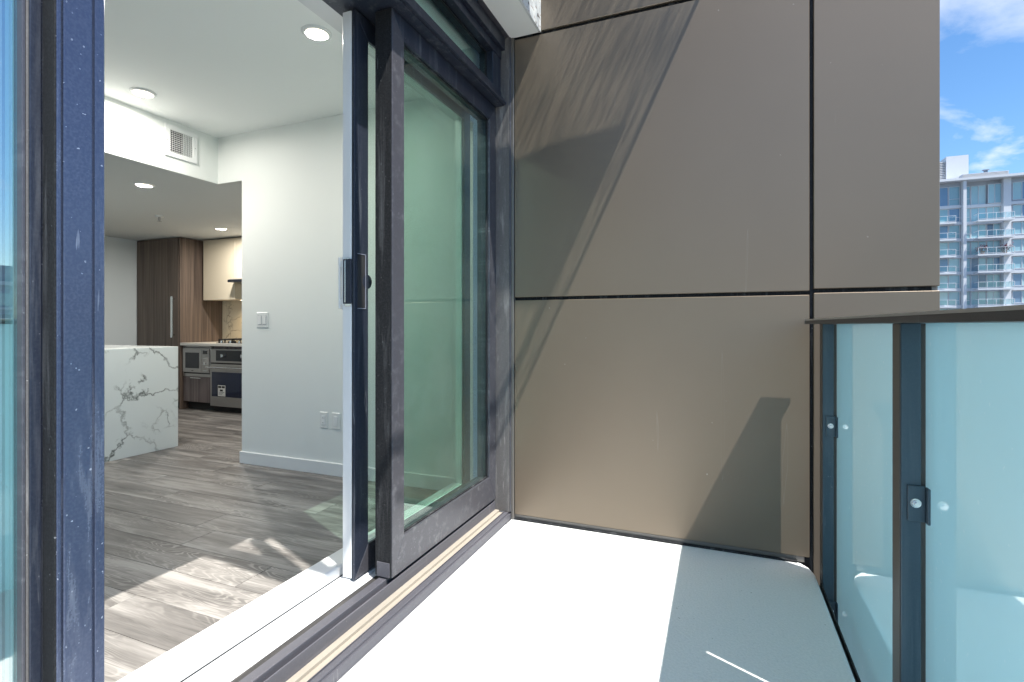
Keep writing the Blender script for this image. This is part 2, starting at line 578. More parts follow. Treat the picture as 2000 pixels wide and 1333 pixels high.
def part(name, m, parent, *boxes, bev=0.0015):
    bm = bmesh.new()
    for b in boxes:
        add_box(bm, b, bev)
    return link_mesh(name, bm, m, parent)


def prism_part(name, m, parent, pts, axis, a0, a1):
    bm = bmesh.new()
    add_prism(bm, pts, axis, a0, a1)
    return link_mesh(name, bm, m, parent)


def lathe_part(name, m, parent, prof, c, seg=32, axis='z', smooth=True):
    bm = bmesh.new()
    add_lathe(bm, prof, c, seg, axis)
    return link_mesh(name, bm, m, parent, smooth=False)


def structure(name, m, *boxes, bev=0.0):
    o = part(name, m, None, *boxes, bev=bev)
    o['kind'] = 'structure'
    return o


def copy_tree(o, parent=None):
    c = o.copy()
    COL.objects.link(c)
    if parent is not None:
        c.parent = parent
    for ch in list(o.children):
        copy_tree(ch, c)
    return c

YW = 2.75          # face of the panel wall
YP = 2.91          # face of the partition wall indoors
ZF = 0.05          # floor level indoors
ZC = 2.61          # ceiling
ZS = 2.245         # lowered kitchen ceiling

# ================================================================== the setting
g = structure('ground', M['asphalt'], (-900, 900, -900, 900, -31, -30))

bm = bmesh.new()
outl = [(-1.112, -3.4), (0.402, -3.4), (0.402, 2.655), (0.388, 2.715), (0.366, 2.748), (-1.112, 2.748)]
add_prism(bm, outl, 'z', -0.22, 0.0)
top = [e for e in bm.edges if all(abs(v.co.z) < 1e-6 for v in e.verts) and (e.verts[0].co.x + e.verts[1].co.x) / 2 > 0.3]
bmesh.ops.bevel(bm, geom=top, offset=0.016, segments=3, affect='EDGES', profile=0.5)
fl = link_mesh('balcony_floor', bm, M['membrane'])
fl['kind'] = 'structure'

floor = structure('floor', M['subfloor'], (-7.2, -1.46, -3.0, 5.07, -0.15, ZF - 0.0030))
# oak planks, laid along X in staggered rows
PW, PL = 0.19, 1.52
plank_mesh = {}


def plank(L):
    k = round(L, 3)
    if k not in plank_mesh:
        b = bmesh.new()
        add_box(b, (0, L - 0.0022, 0, PW - 0.0016, 0, 0.014), 0.0008)
        me = bpy.data.meshes.new('plank')
        b.to_mesh(me); b.free()
        me.materials.append(M['plank'])
        plank_mesh[k] = me
    return plank_mesh[k]

y = -0.38
row = 0
while y < 5.07 - PW:
    off = [0.0, 0.56, 1.06, 0.28, 0.84, 1.33][row % 6] + random.uniform(-0.08, 0.08)
    x = -7.15 - off
    while x < -1.53:
        xa, xb = max(x, -7.15), min(x + PL, -1.48)
        if xb - xa > 0.05:
            o = bpy.data.objects.new('plank', plank(xb - xa))
            COL.objects.link(o)
            o.parent = floor
            o.location = (xa, y, ZF - 0.014 + random.uniform(-0.0002, 0.0002))
        x += PL
    y += PW
    row += 1

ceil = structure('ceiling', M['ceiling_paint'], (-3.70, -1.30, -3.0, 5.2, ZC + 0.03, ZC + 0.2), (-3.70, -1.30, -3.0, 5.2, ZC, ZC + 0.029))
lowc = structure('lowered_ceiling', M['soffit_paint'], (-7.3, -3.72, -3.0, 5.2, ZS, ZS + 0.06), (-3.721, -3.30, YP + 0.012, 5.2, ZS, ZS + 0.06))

# ------------------------------------------------------------------ walls indoors
t = root('bulkhead', 'white ceiling drop with a vent between high ceiling and kitchen', 'bulkhead', (-3.7, 0, ZS))
part('bulkhead_face', M['wall_paint'], t, (-3.719, -3.70, -3.0, YP, ZS - 0.001, ZC), bev=0)

t = root('partition_wall', 'pale living room wall with light switch and two outlets', 'wall', (-2.4, YP, ZF))
part('wall_panel', M['wall_paint'], t, (-3.44, -1.44, YP, YP + 0.14, ZF - 0.05, ZC), (-3.72, -3.44, YP, YP + 0.0115, ZS - 0.001, ZC), (-3.44, -3.30, YP + 0.14, 5.07, ZF - 0.05, ZS), bev=0)
part('baseboard', M['trim_white'], t, (-3.452, -1.54, YP - 0.013, YP, ZF, ZF + 0.092), (-3.452, -3.44, YP, YP + 0.5, ZF, ZF + 0.092), bev=0.003)

t = root('kitchen_wall', 'warm grey wall behind the kitchen cabinets', 'wall', (-5.3, 5.07, ZF))
part('wall_panel', M['wall_paint'], t, (-7.3, -3.3, 5.07, 5.2, -0.1, ZS), bev=0)
t = root('side_wall', 'blue grey wall left of the tall wood cabinet', 'wall', (-7.2, 1.0, ZF))
part('wall_panel', M['wall_paint_cool'], t, (-7.35, -7.18, -3.0, 5.07, -0.1, ZS), bev=0)
t = root('added_end_window', 'unseen dark framed window added at the living room end to let daylight in', 'window', (-4, -3.0, ZF))  # out of view, added to bring more daylight into the room
part('wall_panel', M['wall_paint'], t, (-7.3, -6.6, -3.15, -3.0, -0.1, ZC + 0.1), (-6.6, -1.55, -3.15, -3.0, 2.5, ZC + 0.1), bev=0)
for xm in (-6.59, -4.95, -3.3, -1.62):
    part('mullion', M['frame'], t, (xm, xm + 0.07, -3.14, -3.04, 0.06, 2.499), bev=0.001)
for xm in (-6.519, -4.879, -3.229):
    part('glass_pane', M['glass_clear'], t, (xm, xm + (1.568 if xm < -4 else 1.608), -3.10, -3.094, 0.061, 2.498), bev=0)

# ================================================================== the metal panel wall
t = root('panel_wall', 'bronze metal panel wall at the end of the balcony', 'wall', (-0.1, YW, 0))
part('backing', M['rubber'], t, (-1.16, 0.86, YW + 0.022, YW + 0.16, -0.9, 4.6), bev=0)
XG0, XG1 = 0.392, 0.409
panels = [(-1.095, XG0, 0.030, 1.262), (-1.095, XG0, 1.281, 2.764), (-1.095, XG0, 2.786, 4.5),
          (XG1, 0.885, -0.85, 1.270), (XG1, 0.885, 1.290, 4.5)]
for i, (a, b, c, d) in enumerate(panels):
    p = part('panel', M['bronze'], t, (a, b, YW, YW + 0.02, c, d), bev=0.0025)
part('return_panel', M['bronze_dark'], t, (0.862, 0.884, YW + 0.0215, YW + 0.17, -0.85, 4.5), bev=0.001)
part('base_trim', M['bronze_dark'], t, (-1.10, 0.372, YW + 0.006, YW + 0.021, 0.002, 0.0285), bev=0.001)
part('base_gasket', M['rubber'], t, (-1.10, 0.34, YW - 0.008, YW + 0.005, 0.0005, 0.010), bev=0.001)
part('joint_strip', M['rubber'], t, (XG0 + 0.002, XG1 - 0.002, YW + 0.012, YW + 0.0215, -0.5, 4.5), bev=0)
part('corner_trim', M['bronze_dark'], t, (-1.113, -1.097, YW - 0.012, YW + 0.021, 0.001, 2.774), bev=0.002)

# ================================================================== the window wall frame
t = root('door_frame', 'dark weathered metal door frame with sill tracks and jamb tinted blue for reflected sky', 'door frame', (-1.25, 1.2, 0))
y0, y1 = -3.0, 2.748
s = part('outer_track', M['track'], t, (-1.148, -1.115, y0, y1, 0.001, 0.036), (-1.1455, -1.124, y0, y1, 0.0355, 0.046), (-1.1475, -1.1465, y0, y1, 0.036, 0.051), bev=0.001)
part('track_strip', M['beige'], t, (-1.205, -1.148, y0, 2.735, 0.001, 0.040), (-1.205, -1.180, y0, 2.735, 0.040, 0.052), bev=0.001)
part('inner_track', M['track'], t, (-1.2105, -1.205, y0, y1, 0.001, 0.100), (-1.226, -1.2105, y0, y1, 0.001, 0.082), (-1.262, -1.226, y0, y1, 0.001, 0.1115), bev=0.0015)
part('grit_track', M['grit'], t, (-1.300, -1.2625, y0, y1, 0.001, 0.0985), bev=0.0015)
part('white_track', M['white_vinyl'], t, (-1.330, -1.3005, y0, y1, 0.001, 0.098), (-1.420, -1.330, y0, y1, 0.001, 0.104), (-1.395, -1.360, y0, y1, 0.104, 0.110), bev=0.003)
part('window_sill', M['white_sill'], t, (-1.530, -1.422, y0, YP - 0.001, 0.001, 0.148), bev=0.006)
part('sill_gap', M['rubber'], t, (-1.4225, -1.4195, y0, y1, 0.09, 0.1055), bev=0)
# near jamb
j = part('jamb', M['frame_sky_tint'], t, (-1.220, -1.1435, 0.566, 0.645, 0.0525, 2.38), bev=0.002)
part('jamb_rib', M['frame_sky_tint'], j, (-1.1435, -1.137, 0.576, 0.624, 0.0525, 2.38), bev=0.002)
part('jamb_lip', M['frame_sky_tint'], j, (-1.1435, -1.1385, 0.6285, 0.646, 0.0525, 2.38), bev=0.0015)
part('jamb_edge', M['frame_sky_tint'], j, (-1.1435, -1.138, 0.5655, 0.573, 0.0525, 2.38), bev=0.0015)
part('jamb_seal', M['rubber'], j, (-1.178, -1.1395, 0.5625, 0.5654, 0.0525, 2.38), bev=0.0005)
part('jamb_liner', M['white_vinyl'], j, (-1.42, -1.2205, 0.566, 0.635, 0.115, 2.38), bev=0.002)
# far jamb against the panel wall
fj = part('far_jamb', M['sealant'], t, (-1.215, -1.118, 2.722, 2.747, 0.047, 2.774), bev=0.0015)
part('jamb_cover', M['frame_grey'], fj, (-1.1175, -1.111, 2.7265, 2.738, 0.047, 2.774), bev=0.0015)
# head bar
part('head_bar', M['frame'], t, (-1.43, -1.150, y0, 2.721, 2.380, 2.425), bev=0.002)
part('head_lip', M['frame'], t, (-1.1495, -1.135, y0, 2.721, 2.386, 2.402), bev=0.0015)
part('head_liner', M['white_sill'], t, (-1.53, -1.431, y0, YP - 0.001, 2.39, 2.455), bev=0.002)

# ------------------------------------------------------------------ fixed glazed panel


def mitred_frame(parent, m, xa, xb, ya, yb, za, zb, wl_, wr_, wb_, wt_, groove=0.0):
    """two stiles and two rails meeting at mitres, in a plane of constant x"""
    out = []
    for nm, pts in (('stile', [(ya, za), (ya, zb), (ya + wl_, zb - wt_), (ya + wl_, za + wb_)]),
                    ('stile', [(yb, za), (yb - wr_, za + wb_), (yb - wr_, zb - wt_), (yb, zb)]),
                    ('rail', [(ya, za), (ya + wl_, za + wb_), (yb - wr_, za + wb_), (yb, za)]),
                    ('rail', [(ya, zb), (yb, zb), (yb - wr_, zb - wt_), (ya + wl_, zb - wt_)])):
        # a hairline gap at each mitre
        cx = sum(p[0] for p in pts) / 4; cz = sum(p[1] for p in pts) / 4
        b = bmesh.new()
        add_prism(b, pts, 'x', xa, xb)
        ed = [e for e in b.edges if all(abs(v.co.x - xb) < 1e-6 for v in e.verts)]
        bmesh.ops.bevel(b, geom=ed, offset=0.0011, segments=1, affect='EDGES')
        out.append(link_mesh(nm, b, m[len(out)], parent))
    return out

fp = root('fixed_window', 'tall fixed glass panel in dusty charcoal frame beside the bronze wall', 'window', (-1.24, 2.2, 0.115))
mitred_frame(fp, [M['frame_grey'], M['frame_grey'], M['frame_grey'], M['frame']], -1.277, -1.200, 1.705, 2.718, 0.118, 2.378, 0.083, 0.085, 0.142, 0.095)
part('glass_pane', M['glass_green'], fp, (-1.232, -1.226, 1.79, 2.632, 0.262, 2.282), bev=0)
part('inner_glass_pane', M['glass_green'], fp, (-1.258, -1.252, 1.79, 2.632, 0.262, 2.282), bev=0)
part('gasket', M['rubber'], fp, (-1.224, -1.2115, 1.788, 1.794, 0.262, 2.281), (-1.224, -1.2115, 2.628, 2.633, 0.262, 2.281), (-1.224, -1.2115, 1.794, 2.628, 0.260, 0.266), (-1.224, -1.2115, 1.794, 2.628, 2.276, 2.283), bev=0.0008)
part('end_cap', M['rubber'], fp, (-1.279, -1.2035, 1.7025, 1.7045, 0.120, 2.375), bev=0)
part('corner_block', M['track'], fp, (-1.27, -1.210, 1.699, 1.7025, 0.118, 0.176), bev=0.001)

# ------------------------------------------------------------------ the open sliding door
sp_ = root('sliding_door', 'open sliding glass door with blue black stile and white inner face', 'door', (-1.38, 2.1, 0.11))
mitred_frame(sp_, [M['frame'], M['frame'], M['frame_grey'], M['frame']], -1.345, -1.335, 1.645, 2.66, 0.113, 2.37, 0.085, 0.075, 0.11, 0.085)
part('inner_face', M['trim_white'], sp_, (-1.397, -1.3525, 1.646, 1.729, 0.113, 2.37), (-1.397, -1.3525, 2.59, 2.659, 0.113, 2.37), (-1.397, -1.3525, 1.729, 2.59, 0.113, 0.22), (-1.397, -1.3525, 1.729, 2.59, 2.29, 2.37), bev=0.004)
part('thermal_break', M['rubber'], sp_, (-1.352, -1.3455, 1.650, 1.728, 0.115, 2.365), (-1.352, -1.3455, 2.592, 2.655, 0.115, 2.365), (-1.352, -1.3455, 1.728, 2.592, 0.115, 0.215), bev=0)
part('glass_pane', M['glass_green'], sp_, (-1.362, -1.356, 1.7295, 2.5895, 0.2205, 2.2895), bev=0)
lk = part('lock_case', M['frame'], sp_, (-1.388, -1.3475, 1.6395, 1.6448, 1.205, 1.382), bev=0.001)
part('lock_strike', M['steel_bright'], lk, (-1.378, -1.3745, 1.637, 1.6395, 1.21, 1.377), bev=0.0005)
part('lock_clip', M['steel_bright'], lk, (-1.376, -1.350, 1.638, 1.6398, 1.382, 1.386), bev=0.0005)
part('lock_clip', M['steel_bright'], lk, (-1.376, -1.350, 1.638, 1.6398, 1.196, 1.2045), bev=0.0005)
ph = part('pull_recess', M['dark_slot'], sp_, (-1.3349, -1.3338, 1.6625, 1.709, 1.189, 1.403), bev=0)
for b_ in ((1.7092, 1.7125, 1.1885, 1.4035), (1.6625, 1.7125, 1.4037, 1.4065), (1.6625, 1.7125, 1.1855, 1.1883)):
    part('pull_rim', M['rim'], ph, (-1.3349, -1.3322, *b_), bev=0)
lathe_part('thumb_turn', M['frame'], sp_, [(0.0, 0.0), (0.029, 0.0), (0.029, 0.002), (0.0, 0.0025)], (-1.335, 1.722, 1.297), 20, 'x')
hp = part('inner_handle', M['plastic_white'], sp_, (-1.406, -1.3974, 1.652, 1.69, 1.18, 1.40), bev=0.003)
part('grip', M['plastic_white'], hp, (-1.428, -1.418, 1.655, 1.68, 1.185, 1.395), bev=0.004)
for z_ in (1.20, 1.355):
    part('grip_mount', M['plastic_white'], hp, (-1.418, -1.4063, 1.658, 1.676, z_, z_ + 0.025), bev=0.002)

# ------------------------------------------------------------------ side window by the camera
t = root('side_window', 'blue reflecting side window at the left edge beside the jamb', 'window', (-1.22, -1.2, 0.1))
part('stile', M['frame'], t, (-1.25, -1.180, 0.5445, 0.5622, 0.118, 2.378), bev=0.0012)
part('stile_lip', M['frame_grey'], t, (-1.25, -1.182, 0.5342, 0.5398, 0.118, 2.378), bev=0.0012)
part('stile', M['frame'], t, (-1.25, -1.176, -1.20, -1.13, 0.118, 2.378), bev=0.0015)
part('stile', M['frame'], t, (-1.25, -1.176, -3.0, -2.93, 0.118, 2.378), bev=0.0015)
part('rail', M['frame_grey'], t, (-1.25, -1.176, -1.1295, 0.534, 0.118, 0.26), (-1.25, -1.176, -2.9295, -1.2005, 0.118, 0.26), bev=0.0015)
part('rail', M['frame'], t, (-1.25, -1.176, -1.1295, 0.534, 2.28, 2.378), (-1.25, -1.176, -2.9295, -1.2005, 2.28, 2.378), bev=0.0015)
part('gasket', M['sealant'], t, (-1.20, -1.181, 0.5400, 0.5443, 0.118, 2.378), bev=0.0012)
part('spacer', M['glass_edge'], t, (-1.226, -1.2055, 0.5285, 0.5340, 0.262, 2.278), bev=0.001)
part('glass_pane', M['glass_reflect'], t, (-1.204, -1.198, -1.1295, 0.5340, 0.261, 2.279), bev=0)
part('glass_pane', M['glass_reflect'], t, (-1.204, -1.198, -2.9295, -1.2005, 0.261, 2.279), bev=0)

# ------------------------------------------------------------------ transom above the door
t = root('transom_window', 'narrow teal transom window above the door under white soffit', 'window', (-1.22, 1.0, 2.426))
part('rail', M['frame'], t, (-1.26, -1.165, -3.0, 2.721, 2.4255, 2.462), bev=0.0015)
part('rail', M['frame'], t, (-1.26, -1.165, -3.0, 2.721, 2.652, 2.772), (-1.165, -1.142, -3.0, 2.721, 2.70, 2.7725), bev=0.0015)
for ya, yb in ((2.612, 2.7205), (0.56, 0.63), (-1.2, -1.13), (-3.0, -2.93)):
    part('mullion', M['frame'], t, (-1.255, -1.170, ya, yb, 2.4625, 2.6515), bev=0.0015)
for ya, yb in ((0.6305, 2.6115), (-1.1295, 0.5595), (-2.9295, -1.2005)):
    part('glass_pane', M['glass_transom'], t, (-1.226, -1.219, ya, yb, 2.4625, 2.6515), bev=0)
part('gasket', M['rubber'], t, (-1.2185, -1.207, 2.606, 2.6118, 2.463, 2.651), (-1.2185, -1.207, 0.631, 2.606, 2.646, 2.6517), bev=0)

# ------------------------------------------------------------------ soffit, and an added canopy overhead for its shade
t = root('soffit_beam', 'white soffit slab over the transom with peeling outer edge', 'soffit', (-1.03, 0, 2.775))
part('soffit_board', M['soffit_white'], t, (-1.118, -0.948, -3.4, 2.748, 2.7755, 2.86), bev=0.001)
part('soffit_board', M['frame_grey'], t, (-1.55, -1.119, -3.4, 2.748, 2.7745, 2.86), bev=0.001)
part('fascia', M['peeling'], t, (-0.947, -0.934, -3.4, 2.748, 2.774, 2.98), bev=0.001)
part('upper_facade', M['frame'], t, (-1.55, -0.948, -3.4, 2.748, 2.861, 4.6), bev=0)

ZG = 3.6
t = root('added_glass_canopy', 'unseen dusty glass canopy with dark shadow plates added high over the balcony', 'canopy', (-0.3, 1.0, ZG))  # added above the view to cast streaky shade on the panel wall
part('glass_pane', M['canopy_glass'], t, (-0.94, 0.288, 1.62, 2.735, ZG, ZG + 0.006), bev=0)
part('edge_bar', M['frame'], t, (0.2885, 0.300, 1.0, 2.735, ZG - 0.01, ZG + 0.016), bev=0.001)
prism_part('shadow_beam', M['frame'], t, [(-0.94, 2.19), (0.150, 2.22), (0.168, 2.425), (-0.2, 2.415), (-0.94, 2.345)], 'z', ZG - 0.06, ZG - 0.002)  # unseen, outline shaped to throw the dark block on the panel wall
for pts in ([(-0.94, 0.894), (0.165, 0.789), (0.165, 0.851), (-0.107, 0.959), (-0.94, 0.959)],
            [(-0.30, 0.960), (-0.107, 0.960), (-0.43, 1.089), (-0.50, 1.089), (-0.50, 1.054)],
            [(-0.94, 0.960), (-0.52, 0.960), (-0.52, 1.089), (-0.94, 1.089)],
            [(-0.94, 1.090), (-0.43, 1.090), (-0.43, 1.124), (0.165, 0.886), (0.165, 0.999), (-0.42, 1.224), (-0.94, 1.429)]):
    prism_part('shadow_plate', M['frame'], t, pts, 'z', ZG - 0.012, ZG - 0.002)  # added shadow casters, slit and hole cut to leave sun slivers indoors
part('tie_bar', M['frame'], t, (0.169, 0.199, 0.79, 2.43, ZG - 0.03, ZG - 0.002), bev=0.002)

# ================================================================== balcony railing
t = root('balcony_railing', 'frosted aqua glass balcony railing with dark metal posts and cap', 'railing', (0.45, 1.0, 0))
prism_part('handrail', M['rail_cap'], t, [(0.360, 1.125), (0.489, 1.125), (0.489, 1.147), (0.395, 1.1475), (0.372, 1.1405), (0.360, 1.1395)], 'y', -3.4, 2.664)
prism_part('handrail_highlight', M['steel'], t, [(0.3605, 1.1398), (0.3725, 1.1408), (0.394, 1.1480), (0.3612, 1.1462)], 'y', -3.4, 2.6635)  # paler strip painted in for the sky-lit gleam along the chamfer
post_y = [2.597, 1.554, 0.488, -0.578, -1.644, -2.71]
for py in post_y:
    p = part('post', M['post_metal'], t, (0.4215, 0.4625, py, py + 0.061, -0.30, 1.1247), bev=0.0015)
    part('post_cover', M['bronze_post'], p, (0.4188, 0.4214, py + 0.002, py + 0.059, -0.295, 1.124), bev=0.0008)
    part('glazing_bar', M['bronze_post'], p, (0.4628, 0.4756, py + 0.012, py + 0.05, -0.295, 1.124), bev=0.001)
    for zb in (0.635, 0.0 - 0.17):
        b = part('bracket', M['post_metal'], t, (0.434, 0.4694, py - 0.0068, py - 0.0002, zb, zb + 0.088), (0.4695, 0.4755, py - 0.021, py - 0.0002, zb - 0.002, zb + 0.086), bev=0.0012)
        lathe_part('bolt', M['steel_bright'], b, [(0.0, -0.0005), (0.0115, -0.0005), (0.0115, -0.0025), (0.0075, -0.003), (0.0075, -0.008), (0.0045, -0.008), (0.0045, -0.013), (0.0, -0.013)], (0.449, py - 0.0068, zb + 0.046), 14, 'y')
ys = [(2.622, 2.735)] + [(b + 0.047, a + 0.017) for a, b in zip(post_y[:-1], post_y[1:])]
for ya, yb in [(1.632, 2.612), (0.566, 1.6185), (-0.50, 0.5525), (-1.566, -0.5135), (-2.68, -1.5795)]:
    part('glass_panel', M['frosted'], t, (0.476, 0.488, ya, yb, -0.26, 1.1248), bev=0.001)
part('bottom_rail', M['rubber'], t, (0.412, 0.4185, -3.4, 2.60, -0.09, -0.012), bev=0.002)
part('bottom_rail', M['rail_cap'], t, (0.403, 0.411, -3.4, 2.60, -0.2, -0.025), bev=0.002)

# ================================================================== indoor fittings
GL = 'round ceiling downlights'


def make_downlight():
    r = root('downlight', 'x', 'ceiling light', (0, 0, 0), GL)
    lathe_part('trim', M['trim_white'], r, [(0.053, -0.002), (0.056, -0.010), (0.066, -0.010), (0.073, -0.004), (0.073, 0.0)], (0, 0, 0), 36)
    lathe_part('lens', M['lens'], r, [(0.0, -0.0045), (0.0535, -0.0045)], (0, 0, 0), 36)
    return r

dl = make_downlight()
spots = [(-1.90, 2.05, ZC, 'lit round downlight in the high ceiling nearest the sliding door'),
         (-3.42, 2.16, ZC, 'lit round downlight in the high ceiling above the vent'),
         (-4.26, 2.70, ZS, 'lit downlight in the lowered ceiling left of the vent'),
         (-5.37, 4.26, ZS, 'small lit downlight in lowered ceiling over the kitchen counter')]
for i, (x, y, z, lb) in enumerate(spots):
    o = dl if i == 0 else copy_tree(dl)
    o.location = (x, y, z)
    o['label'] = lb
    ld = bpy.data.lights.new('downlight_lamp', 'AREA')
    ld.shape = 'DISK'
    ld.size = 0.085
    ld.energy = (5.0, 0.7, 4.5, 6.5)[i]
    ld.color = (1.0, 0.95, 0.87)
    lo = bpy.data.objects.new('downlight_lamp', ld)
    COL.objects.link(lo)
    lo.parent = o
    lo.location = (0, 0, -0.0062)

t = root('sprinkler', 'small ceiling sprinkler head between the lowered ceiling lights', 'sprinkler', (-5.35, 3.54, ZS))
lathe_part('escutcheon', M['trim_white'], t, [(0.0, 0.0), (0.04, 0.0), (0.036, -0.012), (0.0, -0.012)], (-5.35, 3.54, ZS), 24)
lathe_part('body', M['steel'], t, [(0.011, -0.012), (0.011, -0.04), (0.006, -0.055), (0.0, -0.055)], (-5.35, 3.54, ZS), 16)
lathe_part('deflector', M['steel'], t, [(0.0, -0.0551), (0.022, -0.0551), (0.022, -0.058), (0.0, -0.058)], (-5.35, 3.54, ZS), 16)

# vent grille on the bulkhead (faces +X)
t = root('air_vent', 'white wall vent grille on the ceiling drop', 'vent', (-3.70, 2.605, 2.35))
xa = -3.6995
va, vb, vz0, vz1 = 2.482, 2.728, 2.345, 2.575
part('vent_frame', M['trim_white'], t, (xa, xa + 0.012, va, vb, vz0, vz0 + 0.036), (xa, xa + 0.012, va, vb, vz1 - 0.036, vz1), (xa, xa + 0.012, va, va + 0.036, vz0 + 0.036, vz1 - 0.036), (xa, xa + 0.012, vb - 0.036, vb, vz0 + 0.036, vz1 - 0.036), bev=0.002)
part('vent_backing', M['dark_slot'], t, (xa, xa + 0.0012, va + 0.034, vb - 0.034, vz0 + 0.034, vz1 - 0.034), bev=0)
nb = 13
for k in range(nb):
    yy = va + 0.040 + k * (vb - va - 0.08) / (nb - 1)
    bm_ = bmesh.new()
    add_box(bm_, (-0.0008, 0.0008, -0.0085, 0.0085, -(vz1 - vz0) / 2 + 0.036, (vz1 - vz0) / 2 - 0.036))
    bmesh.ops.rotate(bm_, verts=bm_.verts[:], cent=(0, 0, 0), matrix=Matrix.Rotation(math.radians(56 if k < 7 else 28), 3, 'Z'))
    bmesh.ops.translate(bm_, verts=bm_.verts[:], vec=(xa + 0.0095, yy, (vz0 + vz1) / 2))
    link_mesh('louvre', bm_, M['trim_white'], t)
for k in range(11):
    zz_ = vz0 + 0.044 + k * (vz1 - vz0 - 0.088) / 10
    part('cross_blade', M['trim_white'], t, (xa + 0.0013, xa + 0.0035, va + 0.036, vb - 0.036, zz_ - 0.0012, zz_ + 0.0012), bev=0)
for yy in (va + 0.018, vb - 0.018):
    lathe_part('screw', M['steel'], t, [(0.0, 0.0), (0.004, 0.0), (0.003, 0.0015), (0.0, 0.0018)], (xa + 0.012, yy, (vz0 + vz1) / 2), 10, 'x')


def on_wall(px):  # X of a column of the partition face, from its picture column
    u = (px - 1000) / 1002
    dxx, dyy = -0.3746 + 0.9272 * u, 0.9272 + 0.3746 * u
    return YP * dxx / dyy

# light switch
xs = on_wall(513); zs = EYE + 10 / 1002 * 3.9
t = root('light_switch', 'white double rocker light switch on the partition wall', 'switch', (xs, YP, zs))
part('plate', M['plastic_white'], t, (xs - 0.058, xs + 0.058, YP - 0.006, YP - 0.0003, zs - 0.058, zs + 0.058), bev=0.003)
for d in (-0.024, 0.024):
    rk = part('rocker', M['trim_white'], t, (xs + d - 0.0165, xs + d + 0.0165, YP - 0.0095, YP - 0.0063, zs - 0.034, zs + 0.034), bev=0.002)
    part('rocker_gap', M['tower_dark'], rk, (xs + d - 0.0185, xs + d + 0.0185, YP - 0.0066, YP - 0.0061, zs - 0.036, zs + 0.036), bev=0)


def outlet(xo, zo, w, label, slots, yface=YP, grp='wall outlets by the baseboard'):
    r = root('outlet', label, 'outlet', (xo, yface, zo), grp)
    part('plate', M['plastic_white'], r, (xo - w, xo + w, yface - 0.006, yface - 0.0003, zo - 0.058, zo + 0.058), bev=0.003)
    f = part('socket', M['trim_white'], r, (xo - 0.0165, xo + 0.0165, yface - 0.009, yface - 0.0063, zo - 0.034, zo + 0.034), bev=0.002)
    if slots:
        for a in (-0.006, 0.006):
            for b in (-0.019, 0.015):
                part('slot', M['dark_slot'], f, (xo + a - 0.0012, xo + a + 0.0012, yface - 0.0093, yface - 0.0088, zo + b - 0.004, zo + b + 0.004), bev=0)
    return r
xo = on_wall(633)
zo = 0.44
outlet(xo, zo, 0.036, 'white slotted power outlet low on the partition wall', True)
outlet(on_wall(657), zo, 0.036, 'blank white wall plate beside the sliding door edge', False)

# ================================================================== kitchen
t = root('kitchen_island', 'white marble waterfall island with grey veins', 'island', (-5.2, 2.0, ZF))
part('waterfall_panel', M['marble'], t, (-4.475, -4.435, 2.02, 3.10, ZF, 0.932), bev=0.002)
part('countertop', M['marble'], t, (-6.5, -4.476, 2.02, 3.10, 0.905, 0.932), bev=0.002)
part('cabinet_body', M['walnut_grey'], t, (-6.45, -4.48, 2.22, 3.06, ZF + 0.09, 0.904), bev=0.002)
part('toe_kick', M['dark_slot'], t, (-6.4, -4.48, 2.28, 3.0, ZF, ZF + 0.09), bev=0)

t = root('tall_cabinet', 'tall dark wood fridge cabinet with long steel handle', 'cabinet', (-6.75, 4.75, ZF))
part('side_panel', M['walnut'], t, (-6.36, -6.34, 4.455, 5.068, ZF + 0.001, ZS - 0.012), bev=0.001)
part('cabinet_body', M['walnut'], t, (-7.17, -6.362, 4.475, 5.068, ZF + 0.1, ZS - 0.014), bev=0.001)
d = part('door', M['walnut'], t, (-7.168, -6.364, 4.45, 4.473, ZF + 0.1, ZS - 0.012), bev=0.0015)
part('handle', M['steel_bright'], d, (-6.452, -6.418, 4.405, 4.418, 0.962, 1.485), (-6.446, -6.424, 4.418, 4.45, 0.985, 1.01), (-6.446, -6.424, 4.418, 4.45, 1.44, 1.465), bev=0.003)
part('toe_kick', M['dark_slot'], t, (-7.16, -6.362, 4.52, 5.06, ZF + 0.001, ZF + 0.099), bev=0)

t = root('wall_cabinet', 'cream upper cabinet beside the tall wood cabinet', 'cabinet', (-5.99, 4.9, 1.449), 'cream upper cabinets')
part('cabinet_body', M['cream'], t, (-6.27, -5.705, 4.742, 5.068, 1.449, ZS - 0.02), bev=0.001)
part('door', M['cream'], t, (-6.272, -5.703, 4.72, 4.7405, 1.446, ZS - 0.018), bev=0.0015)
u_ = lathe_part('under_light', M['lens_small'], t, [(0.0, -0.004), (0.032, -0.004), (0.036, 0.0)], (-5.80, 4.93, 1.448), 20)
ld = bpy.data.lights.new('under_light_lamp', 'SPOT')
ld.energy = 5; ld.spot_size = math.radians(130); ld.spot_blend = 0.8; ld.shadow_soft_size = 0.03; ld.color = (1.0, 0.72, 0.38)
lo = bpy.data.objects.new('under_light_lamp', ld); COL.objects.link(lo); lo.parent = t
lo.location = Vector((-5.80, 4.95, 1.435)) - base_of(t)
t = root('wall_cabinet', 'cream upper cabinet over the slim range hood', 'cabinet', (-5.4, 4.9, 1.7), 'cream upper cabinets')
part('cabinet_body', M['cream'], t, (-5.70, -4.9, 4.742, 5.068, 1.715, ZS - 0.02), bev=0.001)
part('door', M['cream'], t, (-5.700, -5.302, 4.72, 4.7405, 1.712, ZS - 0.018), bev=0.0015)
part('door', M['cream'], t, (-5.298, -4.9, 4.72, 4.7405, 1.712, ZS - 0.018), bev=0.0015)

